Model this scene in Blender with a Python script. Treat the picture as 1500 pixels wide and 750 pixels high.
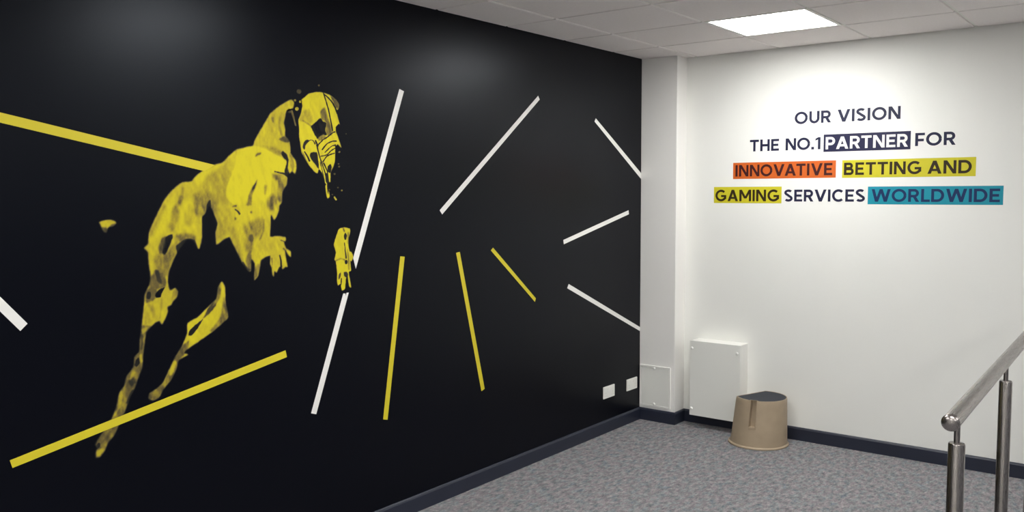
import bpy, bmesh, math, random
import numpy as np
from mathutils import Matrix, Vector

# ------------------------------------------------------------------ clear
for o in list(bpy.data.objects):
    bpy.data.objects.remove(o, do_unlink=True)
scene = bpy.context.scene
C = scene.collection

# ------------------------------------------------------------------ camera
# metres: x runs along the white wall, y towards it, z up; the black wall is x = 0
cam_data = bpy.data.cameras.new('camera')
cam = bpy.data.objects.new('camera', cam_data)
C.objects.link(cam)
right = Vector((0.7901, 0.6130, -0.0040)).normalized()
fwd = Vector((-0.6116, 0.7878, -0.0727)).normalized()
up = right.cross(fwd).normalized()
right = fwd.cross(up).normalized()
cam.matrix_world = Matrix(((right.x, up.x, -fwd.x, 3.2014),
                           (right.y, up.y, -fwd.y, -5.8339),
                           (right.z, up.z, -fwd.z, 1.7008),
                           (0, 0, 0, 1)))
cam_data.sensor_width = 36.0
cam_data.lens = 1274.3 * 36.0 / 1500.0
cam_data.clip_start = 0.02
scene.camera = cam

# ------------------------------------------------------------------ world, exposure
world = bpy.data.worlds.new('world')
scene.world = world
world.use_nodes = True
world.node_tree.nodes['Background'].inputs[0].default_value = (0.5, 0.5, 0.52, 1)
world.node_tree.nodes['Background'].inputs[1].default_value = 0.0
scene.view_settings.view_transform = 'Standard'
scene.view_settings.look = 'None'
scene.view_settings.gamma = 1.0
scene.view_settings.use_curve_mapping = False
scene.view_settings.exposure = 1.82
PANEL_STRENGTH = 9.0        # every ceiling light panel, the added unseen ones too

random.seed(7)
rng = np.random.default_rng(11)

# ------------------------------------------------------------------ helpers
def srgb(r, g, b):
    def f(c):
        c /= 255.0
        return c / 12.92 if c <= 0.04045 else ((c + 0.055) / 1.055) ** 2.4
    return (f(r), f(g), f(b), 1.0)

def mat(name, col, rough=0.5, metal=0.0, spec=0.5, noise=None, bump=None, coat=0.0):
    """noise = (scale, amount) soft colour variation; bump = (scale, strength, distance)"""
    m = bpy.data.materials.new(name)
    m.use_nodes = True
    nt = m.node_tree
    b = nt.nodes['Principled BSDF']
    b.inputs['Base Color'].default_value = col
    b.inputs['Roughness'].default_value = rough
    b.inputs['Metallic'].default_value = metal
    b.inputs['Specular IOR Level'].default_value = spec
    b.inputs['Coat Weight'].default_value = coat
    tc = nt.nodes.new('ShaderNodeTexCoord')
    if noise:
        n = nt.nodes.new('ShaderNodeTexNoise')
        n.inputs['Scale'].default_value = noise[0]
        n.inputs['Detail'].default_value = 6
        nt.links.new(tc.outputs['Object'], n.inputs['Vector'])
        r = nt.nodes.new('ShaderNodeValToRGB')
        k = noise[1]
        r.color_ramp.elements[0].position = 0.3
        r.color_ramp.elements[1].position = 0.7
        r.color_ramp.elements[0].color = tuple(c * (1 - k) for c in col[:3]) + (1,)
        r.color_ramp.elements[1].color = tuple(min(1, c * (1 + k)) for c in col[:3]) + (1,)
        nt.links.new(n.outputs['Fac'], r.inputs['Fac'])
        nt.links.new(r.outputs['Color'], b.inputs['Base Color'])
    if bump:
        n2 = nt.nodes.new('ShaderNodeTexNoise')
        n2.inputs['Scale'].default_value = bump[0]
        n2.inputs['Detail'].default_value = 4
        nt.links.new(tc.outputs['Object'], n2.inputs['Vector'])
        bp = nt.nodes.new('ShaderNodeBump')
        bp.inputs['Strength'].default_value = bump[1]
        bp.inputs['Distance'].default_value = bump[2]
        nt.links.new(n2.outputs['Fac'], bp.inputs['Height'])
        nt.links.new(bp.outputs['Normal'], b.inputs['Normal'])
    return m

def emission_mat(name, col, strength):
    m = bpy.data.materials.new(name)
    m.use_nodes = True
    nt = m.node_tree
    nt.nodes.remove(nt.nodes['Principled BSDF'])
    e = nt.nodes.new('ShaderNodeEmission')
    e.inputs[0].default_value = col
    e.inputs[1].default_value = strength
    nt.links.new(e.outputs[0], nt.nodes['Material Output'].inputs[0])
    return m

def obj(name, me, material=None, parent=None, smooth=False):
    """links one mesh object; me is a bmesh or mesh data"""
    if isinstance(me, bmesh.types.BMesh):
        d = bpy.data.meshes.new(name)
        me.to_mesh(d)
        me.free()
        me = d
    if material is not None and not me.materials:
        me.materials.append(material)
    if smooth:
        for p in me.polygons:
            p.use_smooth = True
    o = bpy.data.objects.new(name, me)
    C.objects.link(o)
    if parent is not None:
        o.parent = parent
    return o

def thing(name, label, cat, loc=(0, 0, 0), rotz=0.0, group=None):
    o = bpy.data.objects.new(name, None)
    C.objects.link(o)
    o.location = loc
    o.rotation_euler = (0, 0, rotz)
    o.empty_display_size = 0.05
    return tag(o, label, cat, group)

def tag(o, label, cat, group=None):
    o['label'] = label
    o['category'] = cat
    if group:
        o['group'] = group
    return o

def structure(o, label=None):
    o['kind'] = 'structure'
    if label:
        o['label'] = label
    return o

def add_box(bm, x0, x1, y0, y1, z0, z1, bevel=0.0, seg=2):
    r = bmesh.ops.create_cube(bm, size=1.0)
    vs = r['verts']
    for v in vs:
        v.co = Vector(((x0 + x1) / 2 + v.co.x * (x1 - x0),
                       (y0 + y1) / 2 + v.co.y * (y1 - y0),
                       (z0 + z1) / 2 + v.co.z * (z1 - z0)))
    if bevel > 0:
        es = list({e for v in vs for e in v.link_edges})
        bmesh.ops.bevel(bm, geom=es, offset=bevel, segments=seg, affect='EDGES', profile=0.5)
    return bm

def box(x0, x1, y0, y1, z0, z1, bevel=0.0, seg=2):
    return add_box(bmesh.new(), x0, x1, y0, y1, z0, z1, bevel, seg)

def lathe(bm, prof, n=32, axis='z', origin=(0, 0, 0)):
    """prof: (radius, height) pairs; radius 0 closes the end"""
    rings = []
    o = Vector(origin)
    def place(r, h, a):
        c, s = r * math.cos(a), r * math.sin(a)
        if axis == 'z':
            return o + Vector((c, s, h))
        if axis == 'y':
            return o + Vector((c, h, s))
        return o + Vector((h, c, s))
    for r, h in prof:
        if r < 1e-7:
            rings.append([bm.verts.new(place(0, h, 0))])
        else:
            rings.append([bm.verts.new(place(r, h, 2 * math.pi * i / n)) for i in range(n)])
    for A, B in zip(rings, rings[1:]):
        for i in range(n):
            j = (i + 1) % n
            if len(A) == 1 and len(B) == 1:
                continue
            if len(A) == 1:
                bm.faces.new((A[0], B[j], B[i]))
            elif len(B) == 1:
                bm.faces.new((A[i], A[j], B[0]))
            else:
                bm.faces.new((A[i], A[j], B[j], B[i]))
    bmesh.ops.recalc_face_normals(bm, faces=bm.faces)
    return bm

def add_prism(bm, pts, axis, a0, a1):
    """extrudes a flat outline; axis 'x': pts are (y, z); axis 'y': pts are (x, z); axis 'z': pts are (x, y)"""
    def P(u, v, w):
        return (w, u, v) if axis == 'x' else ((u, w, v) if axis == 'y' else (u, v, w))
    A = [bm.verts.new(P(u, v, a0)) for u, v in pts]
    B = [bm.verts.new(P(u, v, a1)) for u, v in pts]
    fs = [bm.faces.new(A), bm.faces.new(B)]
    n = len(pts)
    for i in range(n):
        j = (i + 1) % n
        fs.append(bm.faces.new((A[i], A[j], B[j], B[i])))
    bmesh.ops.recalc_face_normals(bm, faces=fs)
    return bm

def smooth_by_angle(o, deg=35):
    me = o.data
    for p in me.polygons:
        p.use_smooth = True
    me.set_sharp_from_angle(angle=math.radians(deg))
    return o

# ------------------------------------------------------------------ materials
M = {}
M['white_wall'] = mat('white_wall_paint', srgb(239, 239, 234), 0.55, spec=0.35, noise=(1.3, 0.012), bump=(160, 0.06, 0.001))
M['grey_wall'] = mat('grey_wall_paint', srgb(128, 130, 134), 0.6, spec=0.3, noise=(1.6, 0.02))
M['pillar'] = mat('pillar_paint', srgb(243, 241, 237), 0.5, spec=0.4, noise=(1.6, 0.012), bump=(160, 0.05, 0.001))
WALL_BLACK = (0.0006, 0.0008, 0.0034, 1.0)
WALL_ROUGH = 0.34
WALL_SPEC = 0.18
WALL_TINT = (0.84, 0.91, 1.0, 1.0)
M['black_wall'] = mat('black_wall_vinyl', WALL_BLACK, WALL_ROUGH, spec=WALL_SPEC)
M['black_wall'].node_tree.nodes['Principled BSDF'].inputs['Specular Tint'].default_value = WALL_TINT
M['white_vinyl'] = mat('white_vinyl', srgb(238, 236, 232), 0.4, spec=0.4)
M['yellow_vinyl'] = mat('yellow_vinyl', srgb(212, 196, 42), 0.42, spec=0.4)
M['skirting'] = mat('navy_skirting_gloss', (0.017, 0.021, 0.038, 1), 0.38, spec=0.5, noise=(6, 0.06))
M['ceiling_tile'] = mat('mineral_ceiling_tile', srgb(247, 241, 239), 0.9, spec=0.1, noise=(70, 0.02), bump=(240, 0.25, 0.002))
M['grid'] = mat('ceiling_grid_enamel', srgb(236, 234, 228), 0.45, spec=0.4)
M['diffuser'] = emission_mat('light_diffuser', (1.0, 0.998, 0.98, 1), PANEL_STRENGTH)
M['panel'] = mat('white_panel_enamel', srgb(237, 237, 231), 0.42, spec=0.45)
M['panel_side'] = mat('white_panel_body', srgb(244, 243, 238), 0.45, spec=0.45)
M['screw'] = mat('white_plastic_fixing', srgb(244, 243, 238), 0.3, spec=0.5)
M['socket'] = mat('white_socket_plastic', srgb(240, 239, 233), 0.3, spec=0.5)
M['socket_dark'] = mat('socket_shadow_plastic', srgb(200, 199, 193), 0.4)
M['stool'] = mat('beige_plastic', srgb(172, 154, 130), 0.5, spec=0.4, noise=(14, 0.05), bump=(300, 0.08, 0.001))
M['mat_top'] = mat('ribbed_navy_rubber', (0.022, 0.026, 0.038, 1), 0.6, spec=0.35, bump=(180, 0.4, 0.002))
M['navy'] = mat('navy_vinyl', srgb(30, 33, 62), 0.45, spec=0.35)
M['navy_block'] = mat('navy_block_vinyl', srgb(33, 33, 66), 0.45, spec=0.35)
M['orange'] = mat('orange_vinyl', srgb(208, 100, 38), 0.45, spec=0.35)
M['yellow_block'] = mat('yellow_block_vinyl', srgb(206, 197, 46), 0.45, spec=0.35)
M['teal'] = mat('teal_vinyl', srgb(26, 144, 164), 0.45, spec=0.35)
M['text_on_orange'] = mat('dark_brown_vinyl', srgb(64, 24, 26), 0.45, spec=0.35)
M['text_on_yellow'] = mat('dark_olive_vinyl', srgb(46, 34, 12), 0.45, spec=0.35)
M['text_on_teal'] = mat('deep_blue_vinyl', srgb(18, 46, 90), 0.45, spec=0.35)

def brushed_steel():
    m = mat('brushed_stainless_steel', srgb(150, 144, 141), 0.3, metal=1.0)
    nt = m.node_tree
    b = nt.nodes['Principled BSDF']
    tc = nt.nodes.new('ShaderNodeTexCoord')
    mp = nt.nodes.new('ShaderNodeMapping')
    mp.inputs['Scale'].default_value = (220, 220, 5)
    nt.links.new(tc.outputs['Object'], mp.inputs['Vector'])
    n = nt.nodes.new('ShaderNodeTexNoise')
    n.inputs['Scale'].default_value = 3
    n.inputs['Detail'].default_value = 4
    nt.links.new(mp.outputs['Vector'], n.inputs['Vector'])
    r = nt.nodes.new('ShaderNodeMapRange')
    r.inputs['To Min'].default_value = 0.20
    r.inputs['To Max'].default_value = 0.36
    nt.links.new(n.outputs['Fac'], r.inputs['Value'])
    nt.links.new(r.outputs['Result'], b.inputs['Roughness'])
    return m
M['steel'] = brushed_steel()

def carpet_mat():
    m = bpy.data.materials.new('mottled_grey_carpet')
    m.use_nodes = True
    nt = m.node_tree
    b = nt.nodes['Principled BSDF']
    b.inputs['Roughness'].default_value = 0.95
    b.inputs['Specular IOR Level'].default_value = 0.1
    tc = nt.nodes.new('ShaderNodeTexCoord')
    def noise(scale, detail, stretch, rough=0.6):
        mp = nt.nodes.new('ShaderNodeMapping')
        mp.inputs['Scale'].default_value = stretch
        mp.inputs['Rotation'].default_value = (0, 0, 0.35)
        nt.links.new(tc.outputs['Object'], mp.inputs['Vector'])
        n = nt.nodes.new('ShaderNodeTexNoise')
        n.inputs['Scale'].default_value = scale
        n.inputs['Detail'].default_value = detail
        n.inputs['Roughness'].default_value = rough
        nt.links.new(mp.outputs['Vector'], n.inputs['Vector'])
        return n
    n1 = noise(38, 6, (1.0, 0.5, 1), 0.7)
    r1 = nt.nodes.new('ShaderNodeValToRGB')
    els = r1.color_ramp.elements
    els[0].position, els[0].color = 0.30, srgb(100, 102, 108)
    els[1].position, els[1].color = 0.70, srgb(170, 169, 168)
    nt.links.new(n1.outputs['Fac'], r1.inputs['Fac'])
    # yarn colours: slate, plum, sage and sand flecks
    n3 = noise(24, 5, (1.0, 0.55, 1), 0.7)
    r3 = nt.nodes.new('ShaderNodeValToRGB')
    e3 = r3.color_ramp.elements
    e3[0].position, e3[0].color = 0.32, (0.74, 0.82, 0.98, 1)
    e3[1].position, e3[1].color = 0.70, (1.10, 1.02, 0.90, 1)
    for pos, col in ((0.43, (0.88, 0.97, 0.97)), (0.50, (0.98, 0.98, 0.97)), (0.57, (1.06, 0.92, 0.98)), (0.63, (0.95, 1.0, 0.94))):
        e = e3.new(pos)
        e.color = col + (1,)
    nt.links.new(n3.outputs['Fac'], r3.inputs['Fac'])
    m0 = nt.nodes.new('ShaderNodeMix')
    m0.data_type = 'RGBA'
    m0.blend_type = 'MULTIPLY'
    m0.inputs['Factor'].default_value = 1.0
    nt.links.new(r1.outputs['Color'], m0.inputs['A'])
    nt.links.new(r3.outputs['Color'], m0.inputs['B'])
    n2 = noise(110, 4, (1, 0.35, 1), 0.75)
    r2 = nt.nodes.new('ShaderNodeValToRGB')
    r2.color_ramp.elements[0].position, r2.color_ramp.elements[0].color = 0.3, (0.62, 0.63, 0.68, 1)
    r2.color_ramp.elements[1].position, r2.color_ramp.elements[1].color = 0.7, (1.22, 1.18, 1.15, 1)
    nt.links.new(n2.outputs['Fac'], r2.inputs['Fac'])
    mx = nt.nodes.new('ShaderNodeMix')
    mx.data_type = 'RGBA'
    mx.blend_type = 'MULTIPLY'
    mx.inputs['Factor'].default_value = 1.0
    nt.links.new(m0.outputs['Result'], mx.inputs['A'])
    nt.links.new(r2.outputs['Color'], mx.inputs['B'])
    nt.links.new(mx.outputs['Result'], b.inputs['Base Color'])
    bp = nt.nodes.new('ShaderNodeBump')
    bp.inputs['Strength'].default_value = 0.5
    bp.inputs['Distance'].default_value = 0.004
    nt.links.new(n2.outputs['Fac'], bp.inputs['Height'])
    nt.links.new(bp.outputs['Normal'], b.inputs['Normal'])
    return m
M['carpet'] = carpet_mat()

def print_mat():
    """duotone photo print on the black vinyl: 'tone' runs from wall black to bright yellow"""
    m = bpy.data.materials.new('greyhound_duotone_print')
    m.use_nodes = True
    nt = m.node_tree
    b = nt.nodes['Principled BSDF']
    b.inputs['Roughness'].default_value = WALL_ROUGH
    b.inputs['Specular IOR Level'].default_value = WALL_SPEC
    b.inputs['Specular Tint'].default_value = WALL_TINT
    at = nt.nodes.new('ShaderNodeAttribute')
    at.attribute_name = 'tone'
    r = nt.nodes.new('ShaderNodeValToRGB')
    els = r.color_ramp.elements
    els[0].position, els[0].color = 0.0, WALL_BLACK
    els[1].position, els[1].color = 1.0, srgb(212, 199, 40)
    for pos, col in ((0.25, (50, 48, 40)), (0.5, (112, 98, 54)), (0.72, (164, 147, 48)), (0.9, (196, 181, 42))):
        e = els.new(pos)
        e.color = srgb(*col)
    nt.links.new(at.outputs['Fac'], r.inputs['Fac'])
    nt.links.new(r.outputs['Color'], b.inputs['Base Color'])
    return m
M['print'] = print_mat()

# ------------------------------------------------------------------ the room shell
H = 2.6707                       # ceiling height
GX, GY, GT = 0.3658, -0.5673, 0.6   # ceiling grid origin and pitch
XR, YF = 5.7658, -7.7673         # far right wall, wall behind the camera
CW, CD = 0.289, 0.154            # boxed-in pillar in the corner
SK = 0.0895                      # skirting height
ST = 0.014                       # skirting thickness

structure(obj('floor', box(-0.1, XR + 0.1, YF - 0.1, 0.1, -0.1, 0.0), M['carpet']), 'mottled blue grey carpet covering the floor')
structure(obj('wall_left', box(-0.1, 0.0, YF, 0.0, 0.0, H + 0.3), M['black_wall']), 'black feature wall carrying the mural')
structure(obj('wall_back', box(-0.1, XR + 0.1, 0.0, 0.1, 0.0, H + 0.3), M['white_wall']), 'white wall with the coloured lettering')
structure(obj('wall_right', box(XR, XR + 0.1, YF, 0.0, 0.0, H + 0.3), M['grey_wall']), 'plain grey wall out of view')
structure(obj('wall_front', box(-0.1, XR + 0.1, YF - 0.1, YF, 0.0, H + 0.3), M['white_wall']), 'plain white wall behind the viewer')
structure(obj('wall_pillar', box(0.0, CW, -CD, 0.0, 0.0, H + 0.02, 0.002, 1), M['pillar']), 'white boxed pillar in the corner beside the black wall')

def skirting(name, path, label):
    """moulded skirting along a path of (x, y) corners; the room lies to the right of the direction of travel"""
    bm = bmesh.new()
    prof = [(0.0, 0.0), (ST, 0.0), (ST, SK - 0.012), (ST - 0.004, SK - 0.004), (ST - 0.009, SK), (0.0, SK)]
    n = len(path)
    rings = []
    for i, (x, y) in enumerate(path):
        def nrm(a, b):
            d = Vector((b[0] - a[0], b[1] - a[1])).normalized()
            return Vector((d.y, -d.x))
        ns = []
        if i > 0:
            ns.append(nrm(path[i - 1], path[i]))
        if i < n - 1:
            ns.append(nrm(path[i], path[i + 1]))
        off = ns[0] if len(ns) == 1 else (ns[0] + ns[1]) / (1 + ns[0].dot(ns[1]))
        rings.append([bm.verts.new((x + off.x * d, y + off.y * d, z)) for d, z in prof])
    for A, B in zip(rings, rings[1:]):
        for k in range(len(prof)):
            j = (k + 1) % len(prof)
            bm.faces.new((A[k], A[j], B[j], B[k]))
    bm.faces.new(rings[0])
    bm.faces.new(rings[-1][::-1])
    bmesh.ops.recalc_face_normals(bm, faces=bm.faces)
    return structure(obj(name, bm, M['skirting']), label)

skirting('baseboard_left', [(0, YF), (0, -CD)], 'dark navy skirting along the black wall')
skirting('baseboard_pillar', [(0.0, -CD), (CW, -CD), (CW, 0.0)], 'dark navy skirting wrapping the pillar')
skirting('baseboard_back', [(CW, 0.0), (XR, 0.0)], 'dark navy skirting along the white wall')
skirting('baseboard_right', [(XR, 0.0), (XR, YF)], 'dark navy skirting out of view')

# ------------------------------------------------------------------ suspended ceiling
ceiling = structure(obj('ceiling', box(-0.1, XR + 0.1, YF - 0.1, 0.1, H + 0.03, H + 0.13), M['ceiling_tile']), 'suspended ceiling of square mineral tiles')
xs = [0.0] + [GX + GT * i for i in range(10)]
xs = [x for x in xs if x <= XR + 1e-6]
ys = [0.0] + [GY - GT * i for i in range(13)]
ys = [y for y in ys if y >= YF - 1e-6]
LIGHTS = [(1, 0), (1, 4), (1, 8), (4, 6), (4, 10), (7, 0), (7, 4), (7, 8)]     # (column, row) of the cells that hold a light
GAP = 0.0085
tile_cache = {}
def tile_mesh(w, d):
    key = (round(w, 4), round(d, 4))
    if key not in tile_cache:
        bm = bmesh.new()
        x, y = w / 2 - GAP, d / 2 - GAP
        c = 0.004
        lo = [bm.verts.new(p) for p in ((-x + c, -y + c, 0), (x - c, -y + c, 0), (x - c, y - c, 0), (-x + c, y - c, 0))]
        mi = [bm.verts.new(p) for p in ((-x, -y, c), (x, -y, c), (x, y, c), (-x, y, c))]
        hi = [bm.verts.new(p) for p in ((-x, -y, 0.016), (x, -y, 0.016), (x, y, 0.016), (-x, y, 0.016))]
        bm.faces.new(lo[::-1])
        bm.faces.new(hi)
        for A, B in ((lo, mi), (mi, hi)):
            for i in range(4):
                j = (i + 1) % 4
                bm.faces.new((A[i], A[j], B[j], B[i]))
        bmesh.ops.recalc_face_normals(bm, faces=bm.faces)
        me = bpy.data.meshes.new('ceiling_tile')
        bm.to_mesh(me)
        bm.free()
        me.materials.append(M['ceiling_tile'])
        tile_cache[key] = me
    return tile_cache[key]
for ci in range(len(xs) - 1):
    for ri in range(len(ys) - 1):
        # column index as in LIGHTS: the first full column is 0
        if (ci - 1, ri - 1) in [(c, r) for c, r in LIGHTS]:
            continue
        x0, x1, y1, y0 = xs[ci], xs[ci + 1], ys[ri], ys[ri + 1]
        t = obj('ceiling_tile', tile_mesh(x1 - x0, y1 - y0), None, ceiling)
        t.location = ((x0 + x1) / 2, (y0 + y1) / 2, H - 0.003)
for x in xs:
    w = 0.012
    obj('grid_bar', box(max(0, x - w), min(XR, x + w), YF, 0.0, H + 0.0045, H + 0.03), M['grid'], ceiling)
for y in ys:
    w = 0.012
    obj('grid_bar', box(0.0, XR, max(YF, y - w), min(0.0, y + w), H + 0.0055, H + 0.031), M['grid'], ceiling)

# ------------------------------------------------------------------ light panels in the ceiling
def light_panel(label, cx, cy):
    t = thing('ceiling_light', label, 'ceiling light', (cx, cy, H), 0, 'square light panels in the ceiling')
    bm = bmesh.new()
    o_, i_ = 0.296, 0.272
    def ring(h, z):
        return [bm.verts.new((sx * h, sy * h, z)) for sx, sy in ((-1, -1), (1, -1), (1, 1), (-1, 1))]
    a, b, c, d = ring(o_, 0.012), ring(o_, -0.003), ring(i_ + 0.004, -0.003), ring(i_, 0.004)
    for A, B in ((a, b), (b, c), (c, d)):
        for i in range(4):
            j = (i + 1) % 4
            bm.faces.new((A[i], A[j], B[j], B[i]))
    bmesh.ops.recalc_face_normals(bm, faces=bm.faces)
    obj('frame', bm, M['grid'], t)
    obj('diffuser', box(-i_, i_, -i_, i_, 0.0, 0.006), M['diffuser'], t)
    return t
LIGHT_LABELS = ['bright square light panel in the ceiling in front of the white lettered wall',
                'square light panel second from the white wall in the row beside the black wall',
                'square light panel third from the white wall in the row beside the black wall',
                'added unseen square light panel nearest the white wall in the middle row of the ceiling',  # this row and the next: unseen panels added for bounce and flatter light
                'added unseen square light panel furthest from the white wall in the middle row of the ceiling',
                'added unseen square light panel nearest the white wall in the row beside the grey wall',
                'added unseen square light panel second from the white wall in the row beside the grey wall',
                'added unseen square light panel third from the white wall in the row beside the grey wall']
for k, (c, r) in enumerate(LIGHTS):
    cx, cy = GX + GT * (c + 0.5), GY - GT * (r - 0.5) - GT
    light_panel(LIGHT_LABELS[k], cx, cy)

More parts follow.
